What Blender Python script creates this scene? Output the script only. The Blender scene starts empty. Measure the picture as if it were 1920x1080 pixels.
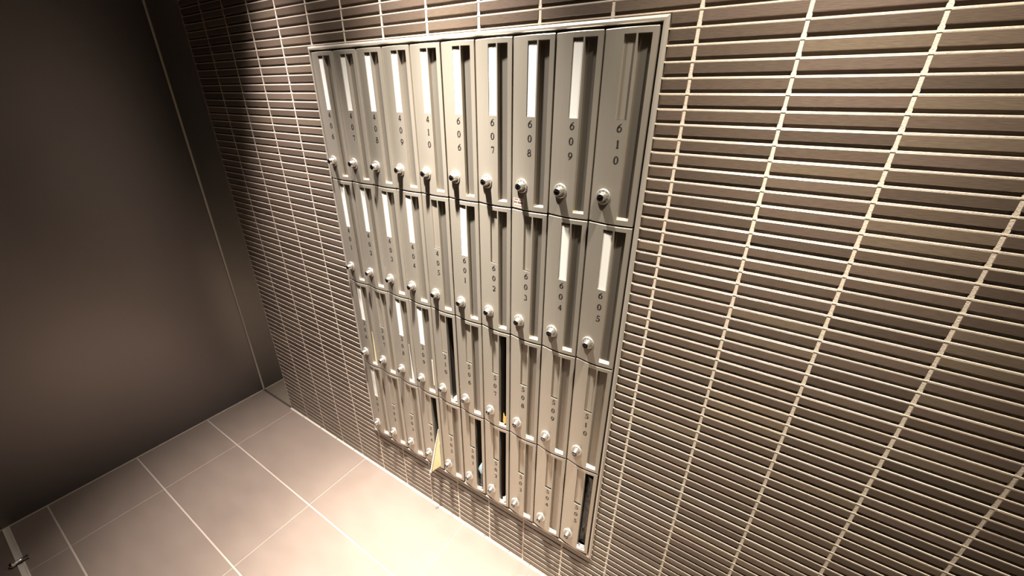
import bpy, math, random
from mathutils import Vector, Matrix

SC = bpy.context.scene
COL = SC.collection
random.seed(7)

# ---------------------------------------------------------------- camera, sky, lamps, exposure
FOCAL_PX = 759.63                       # for a 1920 px wide frame
cam_data = bpy.data.cameras.new('camera')
cam_data.sensor_fit = 'HORIZONTAL'
cam_data.sensor_width = 36.0
cam_data.lens = 36.0 * FOCAL_PX / 1920.0
cam_data.clip_start = 0.02
cam = bpy.data.objects.new('camera', cam_data)
COL.objects.link(cam)
cam.rotation_mode = 'XYZ'
cam.rotation_euler = (1.13486, -0.00941, 0.57245)
cam.location = (1.22870, -0.82698, 1.57158)
SC.camera = cam

SC.view_settings.view_transform = 'Standard'
SC.view_settings.look = 'None'
SC.view_settings.gamma = 1.0
SC.view_settings.use_curve_mapping = False
SC.view_settings.exposure = 3.0
SC.cycles.use_denoising = True
SC.cycles.max_bounces = 10
SC.cycles.blur_glossy = 0.3

world = bpy.data.worlds.new('room_air')
world.use_nodes = True
world.node_tree.nodes['Background'].inputs[0].default_value = (0.9, 0.92, 1.0, 1)
world.node_tree.nodes['Background'].inputs[1].default_value = 0.01
SC.world = world

CEIL_Z = 2.50
# x, y, colour, [(power, full cone angle in degrees, blend) of the wide light and of the beam]
DOWNLIGHTS = [(-0.14, -0.25, (1.0, 0.92, 0.90), [(52, 48, 1.0)]),
              (0.50, -0.25, (1.0, 0.94, 0.87), [(42, 60, 1.0), (85, 40, 1.0), (7, 115, 1.0)]),
              (1.26, -0.25, (1.0, 0.91, 0.78), [(23, 68, 1.0), (30, 40, 1.0)])]

# ---------------------------------------------------------------- helpers
def lin(c):
    c = c / 255.0
    return c / 12.92 if c <= 0.04045 else ((c + 0.055) / 1.055) ** 2.4
def rgb(r, g, b):
    return (lin(r), lin(g), lin(b), 1.0)

class MB:
    """collects vertices and faces of one mesh"""
    def __init__(self):
        self.v = []; self.f = []; self.m = []
    def add(self, vs, fs, mi=0):
        o = len(self.v)
        self.v += [tuple(p) for p in vs]
        self.f += [tuple(i + o for i in f) for f in fs]
        self.m += [mi] * len(fs)
    def box(self, x0, x1, y0, y1, z0, z1, mi=0):
        self.add([(x0,y0,z0),(x1,y0,z0),(x1,y1,z0),(x0,y1,z0),(x0,y0,z1),(x1,y0,z1),(x1,y1,z1),(x0,y1,z1)],
                 [(0,3,2,1),(4,5,6,7),(0,1,5,4),(1,2,6,5),(2,3,7,6),(3,0,4,7)], mi)
    def quad(self, a, b, c, d, mi=0):
        self.add([a,b,c,d], [(0,1,2,3)], mi)
    def lathe(self, prof, n=24, mi=0, axis='y', c=(0,0,0), cap=True):
        """prof: list of (radius, height); height runs along -Y (towards the viewer) or +Z"""
        vs = []
        for r, h in prof:
            for k in range(n):
                a = 2*math.pi*k/n
                if axis == 'y':
                    vs.append((c[0]+r*math.cos(a), c[1]-h, c[2]+r*math.sin(a)))
                elif axis == 'z':
                    vs.append((c[0]+r*math.cos(a), c[1]+r*math.sin(a), c[2]+h))
                else:
                    vs.append((c[0]+h, c[1]+r*math.cos(a), c[2]+r*math.sin(a)))
        fs = []
        for j in range(len(prof)-1):
            for k in range(n):
                k2 = (k+1) % n
                fs.append((j*n+k, j*n+k2, (j+1)*n+k2, (j+1)*n+k))
        if cap:
            fs.append(tuple(range(n-1, -1, -1)))
            fs.append(tuple((len(prof)-1)*n + k for k in range(n)))
        self.add(vs, fs, mi)
    def mesh(self, name, mats, smooth=None):
        me = bpy.data.meshes.new(name)
        me.from_pydata(self.v, [], self.f)
        for m in (mats if isinstance(mats, (list, tuple)) else [mats]):
            me.materials.append(m)
        me.polygons.foreach_set('material_index', self.m)
        me.validate(); me.update()
        if smooth is not None:
            me.shade_smooth()
            me.set_sharp_from_angle(angle=math.radians(smooth))
        return me

def link(name, me, parent=None, loc=None, rot=None):
    o = bpy.data.objects.new(name, me)
    COL.objects.link(o)
    if parent: o.parent = parent
    if loc: o.location = loc
    if rot: o.rotation_euler = rot
    return o
def tag(o, label=None, cat=None, group=None, kind=None):
    for k, v in (('label', label), ('category', cat), ('group', group), ('kind', kind)):
        if v: o[k] = v
    return o

def material(name, color, rough=0.5, metal=0.0, spec=0.5, emis=None, aniso=0.0):
    m = bpy.data.materials.new(name)
    m.use_nodes = True
    b = m.node_tree.nodes['Principled BSDF']
    b.inputs['Base Color'].default_value = color
    b.inputs['Roughness'].default_value = rough
    b.inputs['Metallic'].default_value = metal
    b.inputs['Specular IOR Level'].default_value = spec
    if emis:
        b.inputs['Emission Color'].default_value = emis[0]
        b.inputs['Emission Strength'].default_value = emis[1]
    return m

def N(nt, typ, **kw):
    n = nt.nodes.new(typ)
    for k, v in kw.items(): setattr(n, k, v)
    return n

def add_grain(m, scale, amount, color_amount=0.0, detail=4, bump=0.0, base=None, rough_amount=0.0, dist=0.001):
    """object-space noise: tints the base colour, roughness and a fine bump"""
    nt = m.node_tree; b = nt.nodes['Principled BSDF']
    geo = N(nt, 'ShaderNodeNewGeometry')
    mp = N(nt, 'ShaderNodeMapping'); mp.inputs['Scale'].default_value = scale
    nt.links.new(geo.outputs['Position'], mp.inputs['Vector'])
    no = N(nt, 'ShaderNodeTexNoise'); no.inputs['Scale'].default_value = 1.0
    no.inputs['Detail'].default_value = detail
    nt.links.new(mp.outputs[0], no.inputs['Vector'])
    if color_amount and base:
        mx = N(nt, 'ShaderNodeMix', data_type='RGBA', blend_type='MIX')
        lo = tuple(c*(1-color_amount) for c in base[:3]) + (1,)
        hi = tuple(min(1, c*(1+color_amount)) for c in base[:3]) + (1,)
        mx.inputs[6].default_value = lo; mx.inputs[7].default_value = hi
        nt.links.new(no.outputs[0], mx.inputs[0])
        nt.links.new(mx.outputs[2], b.inputs['Base Color'])
    if rough_amount:
        r0 = b.inputs['Roughness'].default_value
        mr = N(nt, 'ShaderNodeMapRange')
        mr.inputs['From Min'].default_value = 0.25; mr.inputs['From Max'].default_value = 0.75
        mr.inputs['To Min'].default_value = r0 - rough_amount; mr.inputs['To Max'].default_value = r0 + rough_amount
        nt.links.new(no.outputs[0], mr.inputs['Value'])
        nt.links.new(mr.outputs[0], b.inputs['Roughness'])
    if bump:
        bp = N(nt, 'ShaderNodeBump'); bp.inputs['Strength'].default_value = bump
        bp.inputs['Distance'].default_value = dist
        nt.links.new(no.outputs[0], bp.inputs['Height'])
        nt.links.new(bp.outputs[0], b.inputs['Normal'])
    return m

# ---------------------------------------------------------------- materials
W = 0.1                                   # one mailbox width
ROW = 0.35952                             # one mailbox height
TOP = 1.69104                             # top of the mailbox field
TP_X, TP_Z = 0.1507, 0.02505              # wall tile pitch
TX0 = 1.0605                              # one vertical joint centre
TZ0 = TOP - 0.0077                        # one bright joint ledge
JW, JH = 0.0051, 0.0086                   # joint widths

def tile_material():
    base = rgb(122, 104, 92)
    m = material('brown_glazed_tile', base, rough=0.36, spec=0.5)
    m.node_tree.nodes['Principled BSDF'].inputs['IOR'].default_value = 1.75
    nt = m.node_tree; b = nt.nodes['Principled BSDF']
    geo = N(nt, 'ShaderNodeNewGeometry')
    sx = N(nt, 'ShaderNodeSeparateXYZ'); nt.links.new(geo.outputs['Position'], sx.inputs[0])
    def cell(out, off, pitch):
        a = N(nt, 'ShaderNodeMath', operation='SUBTRACT'); a.inputs[1].default_value = off
        nt.links.new(out, a.inputs[0])
        d = N(nt, 'ShaderNodeMath', operation='DIVIDE'); d.inputs[1].default_value = pitch
        nt.links.new(a.outputs[0], d.inputs[0])
        f = N(nt, 'ShaderNodeMath', operation='FLOOR'); nt.links.new(d.outputs[0], f.inputs[0])
        return f.outputs[0]
    cx = N(nt, 'ShaderNodeCombineXYZ')
    nt.links.new(cell(sx.outputs[0], TX0, TP_X), cx.inputs[0])
    nt.links.new(cell(sx.outputs[2], TZ0, TP_Z), cx.inputs[1])
    wn = N(nt, 'ShaderNodeTexWhiteNoise', noise_dimensions='3D'); nt.links.new(cx.outputs[0], wn.inputs['Vector'])
    ramp = N(nt, 'ShaderNodeValToRGB')
    cr = ramp.color_ramp
    cr.elements[0].position = 0.0; cr.elements[0].color = rgb(96, 82, 70)
    cr.elements[1].position = 1.0; cr.elements[1].color = rgb(126, 110, 91)
    e = cr.elements.new(0.35); e.color = rgb(108, 92, 78)
    e = cr.elements.new(0.7); e.color = rgb(115, 98, 86)
    nt.links.new(wn.outputs['Value'], ramp.inputs[0])
    # long soft brushed grain
    mp = N(nt, 'ShaderNodeMapping'); mp.inputs['Scale'].default_value = (14, 1, 160)
    nt.links.new(geo.outputs['Position'], mp.inputs['Vector'])
    no = N(nt, 'ShaderNodeTexNoise'); no.inputs['Detail'].default_value = 5
    nt.links.new(mp.outputs[0], no.inputs['Vector'])
    mx = N(nt, 'ShaderNodeMix', data_type='RGBA', blend_type='MULTIPLY')
    mx.inputs[0].default_value = 1.0
    mr = N(nt, 'ShaderNodeMapRange'); mr.inputs['From Min'].default_value = .3; mr.inputs['From Max'].default_value = .7
    mr.inputs['To Min'].default_value = 0.8; mr.inputs['To Max'].default_value = 1.15
    nt.links.new(no.outputs[0], mr.inputs['Value'])
    nt.links.new(ramp.outputs[0], mx.inputs[6]); nt.links.new(mr.outputs[0], mx.inputs[7])
    nt.links.new(mx.outputs[2], b.inputs['Base Color'])
    bp = N(nt, 'ShaderNodeBump'); bp.inputs['Strength'].default_value = 0.25; bp.inputs['Distance'].default_value = 0.0006
    nt.links.new(no.outputs[0], bp.inputs['Height']); nt.links.new(bp.outputs[0], b.inputs['Normal'])
    return m

M = {}
M['tile'] = tile_material()
base = rgb(232, 216, 196)
M['mortar'] = add_grain(material('cream_mortar', base, 0.9, spec=0.1), (520, 520, 520), 1, 0.2, base=base, bump=0.5, dist=0.001)
base = rgb(188, 178, 162)
M['steel'] = add_grain(material('satin_steel', base, 0.34, metal=0.5), (900, 900, 14), 1, 0.05, base=base, rough_amount=0.04)
base = rgb(158, 150, 138)
M['flap'] = add_grain(material('glossy_steel_flap', base, 0.22, metal=0.6), (30, 30, 6), 1, 0.06, base=base)
M['frame'] = material('frame_steel', rgb(208, 198, 184), 0.32, metal=0.4)
M['chrome'] = material('chrome', rgb(225, 222, 216), 0.1, metal=1.0)
M['dial'] = material('satin_chrome', rgb(228, 222, 212), 0.3, metal=0.7)
M['knob'] = material('worn_chrome', rgb(214, 208, 198), 0.2, metal=0.9)
M['black'] = material('black_plastic', rgb(22, 20, 20), 0.35)
M['ink'] = material('dark_print', rgb(40, 33, 28), 0.6)
M['card'] = material('white_card', rgb(246, 243, 234), 0.7)
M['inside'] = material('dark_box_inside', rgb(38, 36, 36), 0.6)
base = rgb(116, 102, 91)
M['floor'] = add_grain(material('beige_porcelain', base, 0.5, spec=0.4), (7, 16, 5), 1, 0.10, base=base, rough_amount=0.06)
M['grout'] = material('pale_floor_grout', rgb(164, 150, 138), 0.9, spec=0.1)
base = rgb(122, 116, 113)
M['dark_panel'] = add_grain(material('dark_bronze_panel', base, 0.40, metal=0.9), (3, 3, 1.2), 1, 0.12, base=base, rough_amount=0.03)
M['mirror'] = material('polished_dark_steel', rgb(232, 236, 228), 0.06, metal=1.0)
M['sealant'] = material('grey_sealant', rgb(190, 178, 162), 0.7)
M['dark_sealant'] = material('dark_sealant', rgb(60, 54, 50), 0.7)
M['ceiling'] = material('ceiling_paint', rgb(96, 92, 88), 0.9)
M['plain_wall'] = material('greige_wall_paint', rgb(112, 107, 104), 0.8)
M['rail'] = material('worn_steel_rail', rgb(214, 202, 188), 0.4, metal=0.2)
M['yellow'] = material('cream_yellow_paper', rgb(240, 226, 170), 0.75)
M['pale_paper'] = material('pale_paper', rgb(240, 230, 208), 0.75)
M['white_paper'] = material('white_paper', rgb(240, 240, 236), 0.6)
M['cyan'] = material('pale_cyan_print', rgb(192, 226, 232), 0.6)
M['gold'] = material('ochre_paper', rgb(196, 160, 84), 0.6)
M['film'] = add_grain(material('black_plastic_film', rgb(16, 16, 18), 0.22, spec=0.5), (16, 16, 7), 1, bump=1.0, dist=0.02)
M['pink'] = material('pinkish_sticker', rgb(206, 184, 172), 0.6)
M['pinkink'] = material('brown_sticker_print', rgb(128, 100, 92), 0.6)

# ---------------------------------------------------------------- room shell
XL, XR, YF = -1.034, 2.60, -4.50
PX0, PX1 = -0.0135, 1.0125                # outer edge of mailbox frame
PZ0, PZ1 = TOP - 4*ROW - 0.0165, TOP + 0.0135
TILE_L = TX0 - 12*TP_X                    # left end of tiling

def structure(name, mb, m, smooth=None):
    return tag(link(name, mb.mesh(name, m, smooth)), kind='structure')

# wall_back: mortar bed, sloping ledges in the horizontal joints, strips in the vertical joints
D0 = 0.0065                               # depth of mortar bed behind the tile face (y = 0)
mb = MB()
YB = 0.012
def bed(x0, x1, z0, z1):
    mb.quad((x0, D0, z0), (x1, D0, z0), (x1, D0, z1), (x0, D0, z1))
bed(TILE_L, PX0+.004, 0, CEIL_Z); bed(PX1-.004, XR, 0, CEIL_Z)
bed(PX0+.004, PX1-.004, 0, PZ0+.004); bed(PX0+.004, PX1-.004, PZ1-.004, CEIL_Z)
k_lo, k_hi = -29, 67                      # rows counted downward from TZ0
def spans(zc):
    """x spans of a horizontal joint, leaving out the mailbox field"""
    if PZ0 - 0.002 < zc < PZ1 + 0.002:
        return [(TILE_L, PX0), (PX1, XR)]
    return [(TILE_L, XR)]
for k in range(k_lo, k_hi + 1):
    zc = TZ0 - k*TP_Z
    if zc < 0.004 or zc > CEIL_Z - 0.01: continue
    for x0, x1 in spans(zc):
        a, b_, c = zc - 0.0017, zc + 0.0005, zc + 0.0018      # ledge: foot, nose, slope top
        mb.quad((x0, .0004, a), (x1, .0004, a), (x1, .0004, b_), (x0, .0004, b_))
        mb.quad((x0, .0004, b_), (x1, .0004, b_), (x1, D0, c), (x0, D0, c))
for k in range(-13, 11):
    xc = TX0 + k*TP_X
    if xc < TILE_L - .01 or xc > XR: continue
    zs = [(0, CEIL_Z)]
    if PX0 < xc < PX1: zs = [(0, PZ0), (PZ1, CEIL_Z)]
    for z0, z1 in zs:
        mb.quad((xc-JW/2-.001, .0008, z0), (xc+JW/2+.001, .0008, z0), (xc+JW/2+.001, .0008, z1), (xc-JW/2-.001, .0008, z1))
wall_back = structure('wall_back', mb, M['mortar'])

# wall tiles
def tile_geo(mb, x0, x1, z0, z1, lip=True):
    b = 0.0009
    y1 = 0.008
    # face, bevels, sides
    mb.add([(x0,y1,z0),(x1,y1,z0),(x1,y1,z1),(x0,y1,z1),
            (x0,b,z0),(x1,b,z0),(x1,b,z1),(x0,b,z1),
            (x0+b,0,z0+b),(x1-b,0,z0+b),(x1-b,0,z1-b),(x0+b,0,z1-b)],
           [(0,1,5,4),(1,2,6,5),(2,3,7,6),(3,0,4,7),
            (4,5,9,8),(5,6,10,9),(6,7,11,10),(7,4,8,11),(8,9,10,11)])
    if lip:      # set-back lower lip of the tile
        mb.add([(x0,.0052,z0),(x1,.0052,z0),(x1,.0052,z0-.0058),(x0,.0052,z0-.0058)], [(0,3,2,1)])

from mathutils import Euler
RM = Euler((1.13486, -0.00941, 0.57245), 'XYZ').to_matrix()
CL = Vector((1.22870, -0.82698, 1.57158))
def project(p):
    c = RM.transposed() @ (Vector(p) - CL)
    if c.z > -0.05: return None
    return (960 + FOCAL_PX*c.x/-c.z, 540 - FOCAL_PX*c.y/-c.z)
def shown_area(x0, x1, z0, z1):
    q = [project((x, 0, z)) for x, z in ((x0,z0),(x1,z0),(x1,z1),(x0,z1))]
    if any(a is None for a in q): return 0
    q = [(min(max(a,0),1920), min(max(b,0),1080)) for a, b in q]
    s = 0
    for i in range(4):
        s += q[i][0]*q[(i+1)%4][1] - q[(i+1)%4][0]*q[i][1]
    return abs(s)/2

tiles = []
for k in range(k_lo, k_hi + 1):
    z1 = TZ0 - k*TP_Z - 0.0016
    z0 = z1 - (TP_Z - JH)
    z0 = max(z0, 0.004)
    if z1 - z0 < .004 or z1 > CEIL_Z - .002: continue
    for j in range(-13, 11):
        x0 = TX0 + j*TP_X + JW/2; x1 = x0 + TP_X - JW
        x0 = max(x0, TILE_L + .0005); x1 = min(x1, XR)
        if x1 - x0 < .01: continue
        parts = [(x0, x1, z0, z1)]
        if z1 > PZ0 - .001 and z0 < PZ1 + .001 and x1 > PX0 - .002 and x0 < PX1 + .002:
            parts = []
            g = .0015
            if z0 < PZ0 - .006 and z1 > PZ0 - .002: parts.append((x0, x1, z0, PZ0 - g))
            elif z1 > PZ1 + .006 and z0 < PZ1 + .002: parts.append((x0, x1, PZ1 + g, z1))
            if x0 < PX0 - .008 and not parts: parts.append((x0, PX0 - g, z0, z1))
            if x1 > PX1 + .008 and not parts: parts.append((PX1 + g, x1, z0, z1))
        for p in parts:
            tiles.append((shown_area(*p), p))
tiles.sort(key=lambda t: -t[0])
cache = {}
for a, (x0, x1, z0, z1) in tiles[:300]:
    key = (round(x1-x0, 4), round(z1-z0, 4))
    if key not in cache:
        t = MB(); tile_geo(t, -(x1-x0)/2, (x1-x0)/2, -(z1-z0)/2, (z1-z0)/2)
        cache[key] = t.mesh('wall_tile', M['tile'])
    link('wall_tile', cache[key], wall_back, ((x0+x1)/2, random.uniform(-.00035, .00035), (z0+z1)/2),
         (random.uniform(-.012, .012), 0, random.uniform(-.0012, .0012)))
t = MB()
for a, (x0, x1, z0, z1) in tiles[300:]:
    tile_geo(t, x0, x1, z0, z1)
tag(link('wall_tile', t.mesh('wall_tiles_far', M['tile']), wall_back), kind='stuff')

# polished steel strip between the tiling and the corner
mb = MB(); mb.box(XL, TILE_L, 0.0, 0.012, 0.0, CEIL_Z)
structure('trim_1', mb, M['mirror'])
mb = MB(); mb.box(XL, XL + .004, -.004, 0.0, 0, CEIL_Z)
structure('trim_2', mb, M['sealant'])

mb = MB(); mb.box(XL + .004, TILE_L, -.004, 0.0, 0, .0035)
structure('trim_3', mb, M['dark_sealant'])
# dark panel wall on the left
mb = MB(); mb.box(XL - .02, XL, YF, 0.012, 0, CEIL_Z)
structure('wall_left', mb, M['dark_panel'])
mb = MB(); mb.box(XL, XL + .003, YF, -.004, 0, .003)
structure('baseboard_left', mb, M['sealant'])
mb = MB(); mb.box(XR, XR + .02, YF, 0.012, 0, CEIL_Z)
structure('wall_right', mb, M['plain_wall'])
mb = MB(); mb.box(XL - .02, XR + .02, YF - .02, YF, 0, CEIL_Z)
structure('wall_front', mb, M['plain_wall'])
mb = MB(); mb.box(XL - .02, XR + .02, YF - .02, 0.012, CEIL_Z, CEIL_Z + .02)
structure('ceiling', mb, M['ceiling'])

# base of the tiled wall: dark joint and a pale fillet in short lengths
bb = MB()
bb.add([(TILE_L,-.0005,0),(XR,-.0005,0),(XR,-.0005,.004),(TILE_L,-.0005,.004),(TILE_L,.004,.004),(XR,.004,.004)],
       [(0,1,2,3),(3,2,5,4)])
baseboard = structure('baseboard_back', bb, M['dark_sealant'])
x = TILE_L
while x < XR:
    l = random.uniform(.09, .2); x1 = min(x + l - .004, XR)
    t = MB()
    t.add([(x,-.001,0),(x1,-.001,0),(x1,-.008,0),(x,-.008,0),(x,-.001,.0035),(x1,-.001,.0035),(x1,-.0065,.002),(x,-.0065,.002)],
          [(3,2,6,7),(7,6,5,4),(0,3,7,4),(2,1,5,6)])
    link('sealant_bead', t.mesh('sealant_bead', M['sealant']), baseboard)
    x += l

# floor
mb = MB(); mb.box(XL - .02, XR + .02, YF - .02, .012, -.03, -.0012)
floor = structure('floor', mb, M['grout'])
def ftile(x0, x1, y0, y1):
    b = .0008
    t = MB()
    w, h = (x1-x0)/2, (y1-y0)/2
    t.add([(-w,-h,-.006),(w,-h,-.006),(w,h,-.006),(-w,h,-.006),(-w,-h,-b),(w,-h,-b),(w,h,-b),(-w,h,-b),
           (-w+b,-h+b,0),(w-b,-h+b,0),(w-b,h-b,0),(-w+b,h-b,0)],
          [(0,1,5,4),(1,2,6,5),(2,3,7,6),(3,0,4,7),(4,5,9,8),(5,6,10,9),(6,7,11,10),(7,4,8,11),(8,9,10,11)])
    link('floor_tile', t.mesh('floor_tile', M['floor']), floor, ((x0+x1)/2, (y0+y1)/2, 0))
FX, FY, FPX, FPY = -0.7218, -0.3004, 0.6020, 0.3020
xs = [XL] + [FX + k*FPX for k in range(0, 6) if FX + k*FPX < XR] + [XR]
ys = [0.0] + [FY - k*FPY for k in range(0, 16) if FY - k*FPY > YF] + [YF]
for i in range(len(xs)-1):
    for j in range(len(ys)-1):
        ftile(xs[i] + .0012, xs[i+1] - .0012, ys[j+1] + .0028, ys[j] - (.0028 if j else .0))

# ---------------------------------------------------------------- ceiling downlights
for i, (lx, ly, lcol, beams) in enumerate(DOWNLIGHTS):
    e = link('downlight', None, None, (lx, ly, CEIL_Z))
    side = ['left', 'middle', 'right'][i]
    tag(e, 'small round recessed ceiling downlight, %s one above the tiled wall' % side, 'lamp', 'ceiling downlights')
    r = MB(); r.lathe([(.044, -.001), (.056, -.001), (.056, -.004), (.046, -.006), (.044, -.004), (.044, -.001)], 32, 0, 'z', cap=False)
    link('trim_ring', r.mesh('trim_ring', M['frame'], 30), e)
    for power, ang, blend in beams:
        ld = bpy.data.lights.new('lamp', 'SPOT')
        ld.energy = power; ld.spot_size = math.radians(ang); ld.spot_blend = blend
        ld.color = lcol; ld.shadow_soft_size = 0.028
        lo = bpy.data.objects.new('lamp', ld); COL.objects.link(lo)
        lo.parent = e; lo.location = (0, 0, -.012)

# ---------------------------------------------------------------- digits (serif strokes)
def arc(cx, cz, rx, rz, a0, a1, n, wt=(.07, .16)):
    """stroke of a bowl: thick on its sides, thin on top and bottom; angles in degrees, 0 = right, 90 = up"""
    out = []
    for i in range(n + 1):
        a = math.radians(a0 + (a1 - a0)*i/n)
        w = wt[0] + (wt[1] - wt[0])*abs(math.cos(a))**1.3
        out.append((cx + rx*math.cos(a), cz + rz*math.sin(a), w))
    return out
GLYPH = {   # unit height 1, centred on x = 0, z from 0 to 1; strokes of (x, z, width)
 '0': [arc(0, .5, .25, .46, 0, 360, 22, (.06, .17))],
 '1': [[(-.16, .80, .05), (0, .95, .12)], [(0, .98, .17), (0, .03, .17)], [(-.18, .03, .06), (.18, .03, .06)]],
 '2': [arc(-.01, .70, .24, .27, 165, -25, 12, (.06, .16)) + [(.10, .36, .12), (-.08, .18, .07), (-.24, .06, .06)],
       [(-.25, .06, .12), (.22, .06, .14), (.29, .24, .04)]],
 '3': [arc(-.02, .745, .21, .22, 150, -80, 12, (.06, .15)), arc(-.03, .28, .26, .26, 80, -150, 14, (.06, .16))],
 '4': [[(.10, .97, .10), (-.30, .31, .06)], [(-.30, .30, .08), (.31, .30, .08)], [(.11, .97, .15), (.11, .02, .15)]],
 '5': [[(-.15, .94, .12), (.26, .96, .11)], [(-.15, .94, .05), (-.21, .55, .05)],
       [(-.21, .54, .06)] + arc(-.05, .30, .28, .28, 110, -150, 14, (.06, .16))],
 '6': [[(.25, .96, .04), (.02, .82, .09), (-.16, .62, .14), (-.24, .42, .17)] + arc(0, .32, .25, .30, 170, 360, 10, (.06, .16)),
       arc(0, .32, .25, .27, 0, 150, 8, (.05, .16))],
 '7': [[(-.27, .78, .04), (-.22, .93, .12), (.27, .93, .12)], [(.27, .94, .08), (.02, .02, .12)]],
 '8': [arc(0, .75, .20, .22, 0, 360, 16, (.06, .14)), arc(0, .28, .25, .26, 0, 360, 18, (.06, .16))],
 '9': [[(-.25, .04, .04), (-.02, .18, .09), (.16, .38, .14), (.24, .58, .17)] + arc(0, .68, .25, .30, -10, 180, 10, (.06, .16)),
       arc(0, .68, .25, .27, 180, 330, 8, (.05, .16))],
}
def digit_geo(mb, ch, h, place, t=.0002):
    """adds the digit as raised strokes; place(x, z) maps the glyph plane (metres) to a 3D point and its outward normal"""
    for st in GLYPH[ch]:
        L = []; n = len(st)
        for i, (x, z, w) in enumerate(st):
            p0 = st[max(0, i-1)]; p1 = st[min(n-1, i+1)]
            dx, dz = p1[0]-p0[0], p1[1]-p0[1]
            l = math.hypot(dx, dz) or 1
            w = w*1.15 + .012
            nx, nz = -dz/l*w/2, dx/l*w/2
            L.append(((x+nx)*h, (z-.5+nz)*h, (x-nx)*h, (z-.5-nz)*h))
        vs = []; fs = []
        for a in L:
            vs.append(place(a[0], a[1])); vs.append(place(a[2], a[3]))
        for i in range(n-1):
            fs.append((2*i, 2*i+1, 2*i+3, 2*i+2))
        mb.add(vs, fs)

# ---------------------------------------------------------------- mailbox parts
PROF = [(.012, 3.4), (.12, 5.4), (.22, 7.2), (.32, 8.8), (.39, 9.8), (.50, 10.5), (.61, 10.5), (.64, 10.4), (.76, 9.2), (.885, 7.6), (.985, 6.2)]
def py(u):
    """how far the convex door face stands out at u (m)"""
    for (a, ya), (b, yb) in zip(PROF, PROF[1:]):
        if a <= u <= b: return (ya + (yb-ya)*(u-a)/(b-a))*.001
    return PROF[-1][1]*.001
NU = (.39, .61); NV = (.012, .1535)        # name holder recess (u in widths, v in metres from the door top)
SU = (.64, .885); SV = (.0120, .3465)      # mail slot
DT, DB = .0018, ROW - .0018                # door top and bottom edge

def door_mesh():
    mb = MB()
    us = [p[0] for p in PROF]
    vs = [DT + .0013, NV[0], NV[1], SV[1], DB - .0013]
    def P(u, v, back=0.0): return (u*W, -py(u) + back, -v)
    for i in range(len(us)-1):
        for j in range(len(vs)-1):
            uc, vc = (us[i]+us[i+1])/2, (vs[j]+vs[j+1])/2
            if NU[0] < uc < NU[1] and NV[0] < vc < NV[1]: continue
            if SU[0] < uc < SU[1] and SV[0] < vc < SV[1]: continue
            mb.quad(P(us[i], vs[j+1]), P(us[i+1], vs[j+1]), P(us[i+1], vs[j]), P(us[i], vs[j]))
    # rounded top and bottom edges and the returns to the back
    for i in range(len(us)-1):
        a, b = us[i], us[i+1]
        for s, e, e2 in ((1, DT + .0013, DT), (-1, DB - .0013, DB)):
            q = [P(a, e), P(b, e), P(b, e2, .0010), P(a, e2, .0010)]
            r = [P(a, e2, .0010), P(b, e2, .0010), (b*W, .005, -e2), (a*W, .005, -e2)]
            mb.quad(*(q if s > 0 else q[::-1])); mb.quad(*(r if s > 0 else r[::-1]))
    for u, s in ((us[0], 1), (us[-1], -1)):
        q = [P(u, DT+.0013), P(u, DB-.0013), (u*W, .005, -DB), (u*W, .005, -DT)]
        mb.quad(*(q if s > 0 else q[::-1]))
    # recess walls: name holder (shallow) and mail slot (deep, with a sloping sill at its foot)
    def recess(u0, u1, v0, v1, d, sill=0.0, lip=None):
        a, b, c, e = P(u0, v0), P(u1, v0), P(u1, v1), P(u0, v1)
        A, B = P(u0, v0, d), P(u1, v0, d + py(u1) - py(u0)) 
        yb = -py(u0) + d
        A = (u0*W, yb, -v0); B = (u1*W, yb, -v0); C = (u1*W, yb, -(v1 - sill)); E = (u0*W, yb, -(v1 - sill))
        ms = [us_ for us_ in us if u0 <= us_ <= u1]
        for p, q in zip(ms, ms[1:]):
            mb.quad(P(p, v0), P(q, v0), (q*W, yb, -v0), (p*W, yb, -v0))
            if lip: mb.quad(P(p, v1, lip), P(q, v1, lip), P(q, v1), P(p, v1))
            else: mb.quad((p*W, yb, -(v1-sill)), (q*W, yb, -(v1-sill)), P(q, v1), P(p, v1))
        vss = [v0] + [v for v in vs if v0 < v < v1] + [v1]
        for p, q in zip(vss, vss[1:]):
            pz, qz = p, q if q < v1 else v1 - sill
            mb.quad(P(u0, p), (u0*W, yb, -p), (u0*W, yb, -qz), P(u0, q))
            mb.quad((u1*W, yb, -p), P(u1, p), P(u1, q), (u1*W, yb, -qz))
    recess(NU[0], NU[1], NV[0], NV[1], .0040, lip=.0012)
    recess(SU[0], SU[1], SV[0], SV[1], .0100, .004)
    return mb.mesh('door', M['steel'], 25)

DOOR = door_mesh()
NY = -py(NU[0]) + .0040
SY = -py(SU[0]) + .0100
mb = MB(); mb.box(NU[0]*W, NU[1]*W, NY - .0002, NY + .0008, -(NV[1] - .0002), -NV[0])
PLATE = mb.mesh('name_plate', M['steel'])
mb = MB(); mb.box(NU[0]*W + .0006, NU[1]*W - .0008, NY - .0024, NY - .0018, -(NV[1] + .0025), -(NV[0] + .0085))
mb.box(NU[0]*W + .0006, NU[1]*W - .0008, NY - .0016, NY - .0010, -(NV[0] + .0100), -(NV[0] + .006))
CARD = mb.mesh('name_card', M['card'])
mb = MB()
mb.box(SU[0]*W, SU[1]*W, SY - .0002, SY + .0008, -(SV[1] - .0042), -SV[0])
FLAP = mb.mesh('mail_flap', M['flap'])
mb = MB()      # flap swung inwards, seen edge on
mb.box(SU[0]*W - .002, SU[0]*W - .001, SY + .001, SY + .025, -(SV[1] - .006), -SV[0])
FLAP_OPEN = mb.mesh('mail_flap_open', M['flap'])
mb = MB()      # box body: open towards the door
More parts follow.
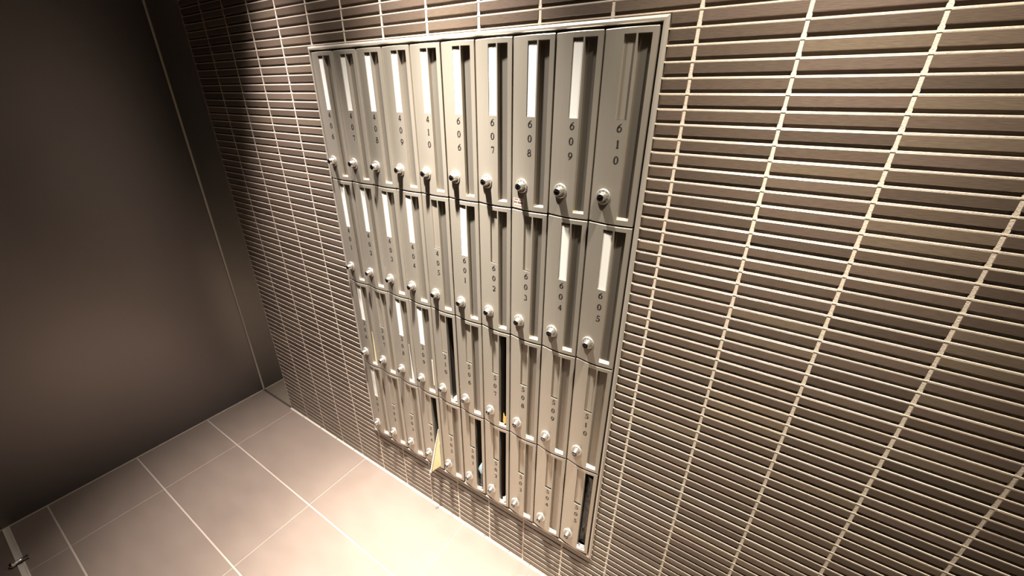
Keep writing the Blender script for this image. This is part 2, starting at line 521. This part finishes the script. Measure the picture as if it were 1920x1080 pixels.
x0, x1, z0, z1, y0, y1 = .0020, .0980, -(ROW - .002), -.002, .0055, .11
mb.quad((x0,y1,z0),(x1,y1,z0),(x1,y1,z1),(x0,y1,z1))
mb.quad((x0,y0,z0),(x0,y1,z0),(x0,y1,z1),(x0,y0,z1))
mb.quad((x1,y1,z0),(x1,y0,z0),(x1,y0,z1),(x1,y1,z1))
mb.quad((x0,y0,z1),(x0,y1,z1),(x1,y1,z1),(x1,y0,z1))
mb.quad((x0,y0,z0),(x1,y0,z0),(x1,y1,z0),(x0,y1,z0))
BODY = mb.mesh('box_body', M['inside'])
DIG = {}
for ch in '0123456789':
    mb = MB()
    digit_geo(mb, ch, .0150, lambda x, z: (x, 0, z))
    DIG[ch] = mb.mesh('number_digit', M['ink'])
# combination dial: flanged disc, printed ring of digits, tapered knob, dark knob face with a pointer bar
mb = MB(); mb.lathe([(.0160, 0), (.0160, .0028), (.0150, .0040), (.0138, .0042), (.0085, .0052)], 28)
DIAL = mb.mesh('dial', M['dial'], 35)
mb = MB()
for i in range(10):
    a = math.pi/2 - 2*math.pi*i/10
    ca, sa = math.cos(a), math.sin(a)
    def pl(x, z, ca=ca, sa=sa):
        r = .0116 + z
        X = ca*r + sa*x; Z = sa*r - ca*x
        rr = math.hypot(X, Z)
        return (X, -(.0043 + (.0138 - rr)/.0053*.0010) - .00012, Z)
    digit_geo(mb, str(i), .0034, pl)
MARKS = mb.mesh('dial_digits', M['ink'])
mb = MB(); mb.lathe([(.0104, .0048), (.0100, .0075), (.0082, .0175), (.0074, .0186)], 20)
KNOB = mb.mesh('knob', M['knob'], 35)
mb = MB(); mb.lathe([(.0073, .0183), (.0070, .0191)], 16)
KNOBFACE = mb.mesh('knob_face', M['black'], 35)
mb = MB(); mb.box(-.0046, .0046, -.0197, -.0189, -.0008, .0008)
POINTER = mb.mesh('pointer_bar', M['chrome'])

numbers = [['406','407','408','409','410','606','607','608','609','610'],
           ['401','402','403','404','405','601','602','603','604','605'],
           ['306','307','308','309','310','506','507','508','509','510'],
           ['301','302','303','304','305','501','502','503','504','505']]
cards = [set(range(9)), {0,1,2,3,5,8,9}, {0,2,3}, {0}]
opened = {(2,4), (2,6), (3,3), (3,5), (3,6), (3,9)}
rowname = ['top', 'second', 'third', 'bottom']
ordn = ['first', 'second', 'third', 'fourth', 'fifth', 'sixth', 'seventh', 'eighth', 'ninth', 'tenth']
mailbox = {}
for r in range(4):
    for c in range(10):
        root = link('mailbox', None, None, (c*W, 0, TOP - r*ROW))
        num = numbers[r][c]
        state = ('with white name card' if c in cards[r] else
                 'with open dark slot' if (r, c) in opened else 'with empty name holder')
        tag(root, 'steel mailbox %s, %s from left in %s row, %s' % (num, ordn[c], rowname[r], state),
            'mailbox', 'steel mailboxes in the wall bank')
        mailbox[r, c] = root
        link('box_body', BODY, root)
        link('door', DOOR, root)
        link('name_plate', PLATE, root)
        if c in cards[r]:
            tag(link('name_card', CARD, root), 'blank white name card')
        if (r, c) in opened: link('mail_flap', FLAP_OPEN, root)
        else: link('mail_flap', FLAP, root)
        for i, ch in enumerate(num):
            u = .495
            link('number_digit', DIG[ch], root, (u*W, -py(u) - .00025, -(.1672 + .0301*i)))
        u = .305
        d = link('dial', DIAL, root, (u*W, -py(u) + .0005, -.3020))
        link('dial_digits', MARKS, d)
        ang = random.choice([.15, .5, -.05, 1.2, .3, .8, -.3, 1.9])
        if (r, c) == (0, 9): ang = .5
        if (r, c) == (0, 8): ang = -.05
        if (r, c) == (0, 7): ang = 1.3
        link('knob', KNOB, d)
        link('knob_face', KNOBFACE, d)
        link('pointer_bar', POINTER, d, None, (0, -ang, 0))

# sticker near the foot of 608
mb = MB()
def on_door(u, v, out): return (u*W, -py(u) - out, -v)
us = [.06, .12, .22, .32, .38]
for a, b in zip(us, us[1:]):
    mb.quad(on_door(a, .3555, .0003), on_door(b, .3555, .0003), on_door(b, .3330, .0003), on_door(a, .3330, .0003))
st = link('sticker', mb.mesh('sticker', M['pink']), mailbox[0, 7])
tag(st, 'worn pinkish sticker with faded print')
mb = MB()
for v0, v1, spans_ in ((.3350, .3362, ((.08, .2), (.23, .36))), (.3405, .3440, ((.07, .12), (.13, .17), (.19, .29), (.30, .36))), (.3500, .3508, ((.08, .34),))):
    for a, b in spans_:
        n = 4
        for i in range(n):
            p, q = a + (b-a)*i/n, a + (b-a)*(i+1)/n
            mb.quad(on_door(p, v1, .0006), on_door(q, v1, .0006), on_door(q, v0, .0006), on_door(p, v0, .0006))
link('sticker_print', mb.mesh('sticker_print', M['pinkink']), st)

# frame around the bank of mailboxes
fr = link('surround', None, None, (.5, 0, PZ0))
tag(fr, 'slim satin steel surround enclosing the whole bank of mailboxes', 'surround')
FW_, FD = .0095, .0050
def bar(name, a0, a1, along):
    """mitred moulding with a chamfered front edge; local to fr"""
    mb = MB()
    ix0, ix1, iz0, iz1 = PX0 + FW_, PX1 - FW_, PZ0 + FW_, PZ1 - FW_
    o = {'top': ((PX0, PZ1), (PX1, PZ1), (ix1, iz1), (ix0, iz1)),
         'bottom': ((PX1, PZ0), (PX0, PZ0), (ix0, iz0), (ix1, iz0)),
         'left': ((PX0, PZ0), (PX0, PZ1), (ix0, iz1), (ix0, iz0)),
         'right': ((PX1, PZ1), (PX1, PZ0), (ix1, iz0), (ix1, iz1))}[along]
    A, B, C, D = [(p[0] - .5, p[1] - PZ0) for p in o]
    def mixp(p, q, t): return (p[0] + (q[0]-p[0])*t, p[1] + (q[1]-p[1])*t)
    A2, B2, C2, D2 = mixp(A, D, .48), mixp(B, C, .48), mixp(C, B, .12), mixp(D, A, .12)
    f = lambda p, y: (p[0], y, p[1])
    y0, y1, y2 = .006, -FD + .0040, -FD
    # chamfer
    ringA = [f(A, y0), f(A, y1), f(A2, y2), f(D2, y2), f(D, y2 + .001), f(D, .02)]
    ringB = [f(B, y0), f(B, y1), f(B2, y2), f(C2, y2), f(C, y2 + .001), f(C, .02)]
    for i in range(5):
        mb.quad(ringA[i], ringB[i], ringB[i+1], ringA[i+1])
    link(name, mb.mesh('frame_bar', M['frame'], 20), fr)
bar('frame_bar', 0, 0, 'top'); bar('frame_bar', 0, 0, 'bottom'); bar('frame_bar', 0, 0, 'left'); bar('frame_bar', 0, 0, 'right')
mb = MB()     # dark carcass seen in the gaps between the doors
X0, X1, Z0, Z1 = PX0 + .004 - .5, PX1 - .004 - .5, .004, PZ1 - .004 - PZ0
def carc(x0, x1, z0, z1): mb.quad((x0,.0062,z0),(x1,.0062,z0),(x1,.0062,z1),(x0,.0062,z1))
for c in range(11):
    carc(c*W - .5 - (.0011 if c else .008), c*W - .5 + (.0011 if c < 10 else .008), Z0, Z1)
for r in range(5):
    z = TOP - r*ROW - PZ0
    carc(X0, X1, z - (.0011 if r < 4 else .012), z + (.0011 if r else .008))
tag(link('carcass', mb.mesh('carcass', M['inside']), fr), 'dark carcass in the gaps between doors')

# ---------------------------------------------------------------- post sticking out of the slots
def slot_point(r, c, u, v, out):
    return Vector((c*W + u*W, -py(u) - out, TOP - r*ROW - v))
def paper(name, pts, thick, mats, label, cat, group=None, folds=1):
    """a sheet given as rows of points (each row: list of points), with thickness along its normal"""
    mb = MB()
    nr, nc = len(pts), len(pts[0])
    flat = [p for row in pts for p in row]
    nrm = (flat[1] - flat[0]).cross(flat[nc] - flat[0]).normalized() * thick
    a = [tuple(p) for p in flat]; b = [tuple(p + nrm) for p in flat]
    fs = []
    for i in range(nr-1):
        for j in range(nc-1):
            q = (i*nc+j, i*nc+j+1, (i+1)*nc+j+1, (i+1)*nc+j)
            fs.append(q); fs.append(tuple(k + nr*nc for k in q[::-1]))
    edge = [j for j in range(nc)] + [i*nc + nc-1 for i in range(1, nr)] + [(nr-1)*nc + j for j in range(nc-2, -1, -1)] + [i*nc for i in range(nr-2, 0, -1)]
    for p, q in zip(edge, edge[1:] + edge[:1]):
        fs.append((q, p, p + nr*nc, q + nr*nc))
    mb.add(a + b, fs)
    cen = sum(flat, Vector()) / len(flat)
    me = mb.mesh(name, mats, 40)
    me.transform(Matrix.Translation(-cen))
    o = link(name, me, None, cen)
    tag(o, label, cat, group)
    return o
S = slot_point
G = 'post sticking out of mailbox slots'
# 304: cream leaflet folded like an open V, jutting far out of the slot
lf = link('leaflet', None, None, S(3, 3, .76, .34, 0))
tag(lf, 'cream yellow folded leaflet jutting out of the slot of mailbox 304', 'leaflet', G)
def sub(name, pts, t, m, parent):
    o = paper(name, pts, t, m, None, None)
    o.parent = parent; o.location = o.location - parent.location
    return o
A0, E1, B1 = S(3,3,.87,.160,-.002), S(3,3,.60,.3665,.030), S(3,3,.872,.3425,-.001)
sub('inner_leaf', [[A0, A0 + Vector((.0006, 0, -.001))], [A0.lerp(E1, .5), A0.lerp(B1, .5)], [E1, B1]], .0010, M['yellow'], lf)
o_ = Vector((-.0012, -.0012, 0))
sub('outer_edge', [[A0 + o_ + Vector((-.0008, 0, .002)), A0 + o_ + Vector((.0014, -.0006, .002))],
                   [A0.lerp(E1, .5) + o_ + Vector((-.0022, 0, 0)), A0.lerp(E1, .5) + o_ + Vector((.0022, -.0004, 0))],
                   [E1 + o_ + Vector((-.0030, 0, -.001)), E1 + o_ + Vector((.0026, -.0004, -.001))]], .0010, M['pale_paper'], lf)
sub('rear_leaf', [[A0.lerp(B1, .35) + Vector((-.001, -.003, 0)), A0.lerp(B1, .35) + Vector((.001, -.003, 0))],
                  [B1 + Vector((-.009, -.005, .002)), B1 + Vector((0, -.004, .002))]], .0010, M['pale_paper'], lf)
mbp = MB()
for f_, g_, w_, h_ in ((.60, .93, .0022, .0022), (.70, .94, .0016, .0026), (.78, .92, .0026, .0016), (.66, .97, .0020, .0012)):
    q_ = E1.lerp(B1, f_).lerp(A0, 1 - g_) + Vector((0, -.0022, 0))
    mbp.quad(q_ + Vector((0, 0, 0)), q_ + Vector((w_, 0, .0004)), q_ + Vector((w_, 0, h_)), q_ + Vector((0, 0, h_)))
po = link('leaflet_print', mbp.mesh('leaflet_print', M['ink']), lf, -lf.location)
# 306: cream flyer
paper('flyer', [[S(2,0,.80,.200,-.004), S(2,0,.815,.200,-.003)], [S(2,0,.77,.28,-.004), S(2,0,.845,.28,-.003)], [S(2,0,.745,.338,-.004), S(2,0,.872,.338,-.003)]], .0008, M['yellow'],
      'cream yellow flyer curled in the slot of mailbox 306', 'flyer', G)
paper('flyer', [[S(2,2,.765,.185,-.004), S(2,2,.772,.186,-.003)], [S(2,2,.765,.27,-.004), S(2,2,.80,.27,-.003)], [S(2,2,.745,.340,-.004), S(2,2,.85,.340,-.003)]], .0008, M['white_paper'],
      'thin white flyer edge standing in the slot of mailbox 308', 'flyer', G)
paper('flyer', [[S(2,3,.79,.210,-.006), S(2,3,.86,.212,-.003)], [S(2,3,.79,.318,-.006), S(2,3,.86,.318,-.003)]], .0008, M['pale_paper'],
      'beige paper strip pressed in the slot of mailbox 309', 'flyer', G)
paper('paper_scrap', [[S(2,4,.66,.335,-.012), S(2,4,.80,.318,-.004), S(2,4,.87,.312,-.008)], [S(2,4,.66,.342,-.010), S(2,4,.80,.340,-.001), S(2,4,.87,.338,-.004)]], .0008, M['white_paper'],
      'crumpled white paper at the foot of the slot of mailbox 310', 'paper', G)
paper('paper_scrap', [[S(2,6,.70,.300,-.014), S(2,6,.80,.312,-.006), S(2,6,.87,.304,-.009)], [S(2,6,.70,.335,-.012), S(2,6,.80,.338,-.002), S(2,6,.87,.334,-.005)]], .0008, M['gold'],
      'ochre paper edge at the foot of the open slot of mailbox 507', 'paper', G)
paper('paper_scrap', [[S(3,6,.70,.330,-.012), S(3,6,.80,.316,-.005), S(3,6,.87,.308,-.008)], [S(3,6,.70,.342,-.010), S(3,6,.80,.340,-.001), S(3,6,.87,.338,-.004)]], .0008, M['white_paper'],
      'small white paper at the foot of the open slot of mailbox 502', 'paper', G)
# 501: leaflet with a pale cyan head
lf = link('leaflet', None, None, S(3, 5, .76, .34, 0))
tag(lf, 'white leaflet with a pale cyan head in the slot of mailbox 501', 'leaflet', G)
sub('cyan_head', [[S(3,5,.74,.232,-.004), S(3,5,.87,.205,-.001)], [S(3,5,.70,.247,-.003), S(3,5,.87,.232,.001)], [S(3,5,.80,.268,-.003), S(3,5,.87,.258,0)]], .0008, M['cyan'], lf)
sub('white_sheet', [[S(3,5,.79,.255,-.005), S(3,5,.815,.255,-.002)], [S(3,5,.79,.343,-.005), S(3,5,.82,.343,-.001)]], .0008, M['white_paper'], lf)
sub('printed_sheet', [[S(3,5,.82,.262,-.006), S(3,5,.88,.252,-.004)], [S(3,5,.82,.343,-.006), S(3,5,.88,.341,-.002)]], .0008, M['film'], lf)
# 505: magazine in black film
mg = []
for i in range(9):
    t_ = i/8
    row = []
    for j in range(5):
        s = j/4
        row.append(S(3, 9, .655 + .20*s, .030 + .300*t_, -.016 + .012*s*(1-.5*t_) + .0022*math.sin(3.2*t_ + 3*s)))
    mg.append(row)
paper('wrapped_magazine', mg, .004, M['film'], 'magazine in shiny black plastic film in the slot of mailbox 505', 'magazine', G)
paper('paper_scrap', [[S(3,9,.66,.332,-.009), S(3,9,.75,.326,-.003), S(3,9,.86,.330,-.006)], [S(3,9,.66,.343,-.008), S(3,9,.75,.342,-.001), S(3,9,.86,.342,-.003)]], .0008, M['white_paper'],
      'crumpled white wrapper end under the black magazine in mailbox 505', 'paper', G)

# ---------------------------------------------------------------- floor guide rail with a stopper by the dark panel
rl = link('floor_guide_rail', None, None, (-.80, -1.022, 0))
tag(rl, 'worn steel guide rail on the floor by the dark panel, with a chrome stopper', 'rail')
mb = MB()
for y0, y1, h in ((-.0095, -.0060, .0035), (-.0060, .0050, .0012), (.0050, .0095, .0035)):
    mb.box(-.23, 1.2, y0, y1, 0, h)
link('rail', mb.mesh('rail', M['rail']), rl)
mb = MB()
mb.lathe([(.0001, .026), (.008, .024), (.0115, .018), (.009, .012), (.0062, .008), (.0062, -.018), (.0078, -.019), (.0078, -.023), (.0001, -.024)], 18, 0, 'y', (.01, 0, .012), cap=False)
sp = link('stopper', mb.mesh('stopper', M['chrome'], 40), rl)
tag(sp, 'chrome stopper pin')
mb = MB(); mb.box(.002, .018, -.010, .010, .003, .010)
link('stopper_base', mb.mesh('stopper_base', M['black']), sp)
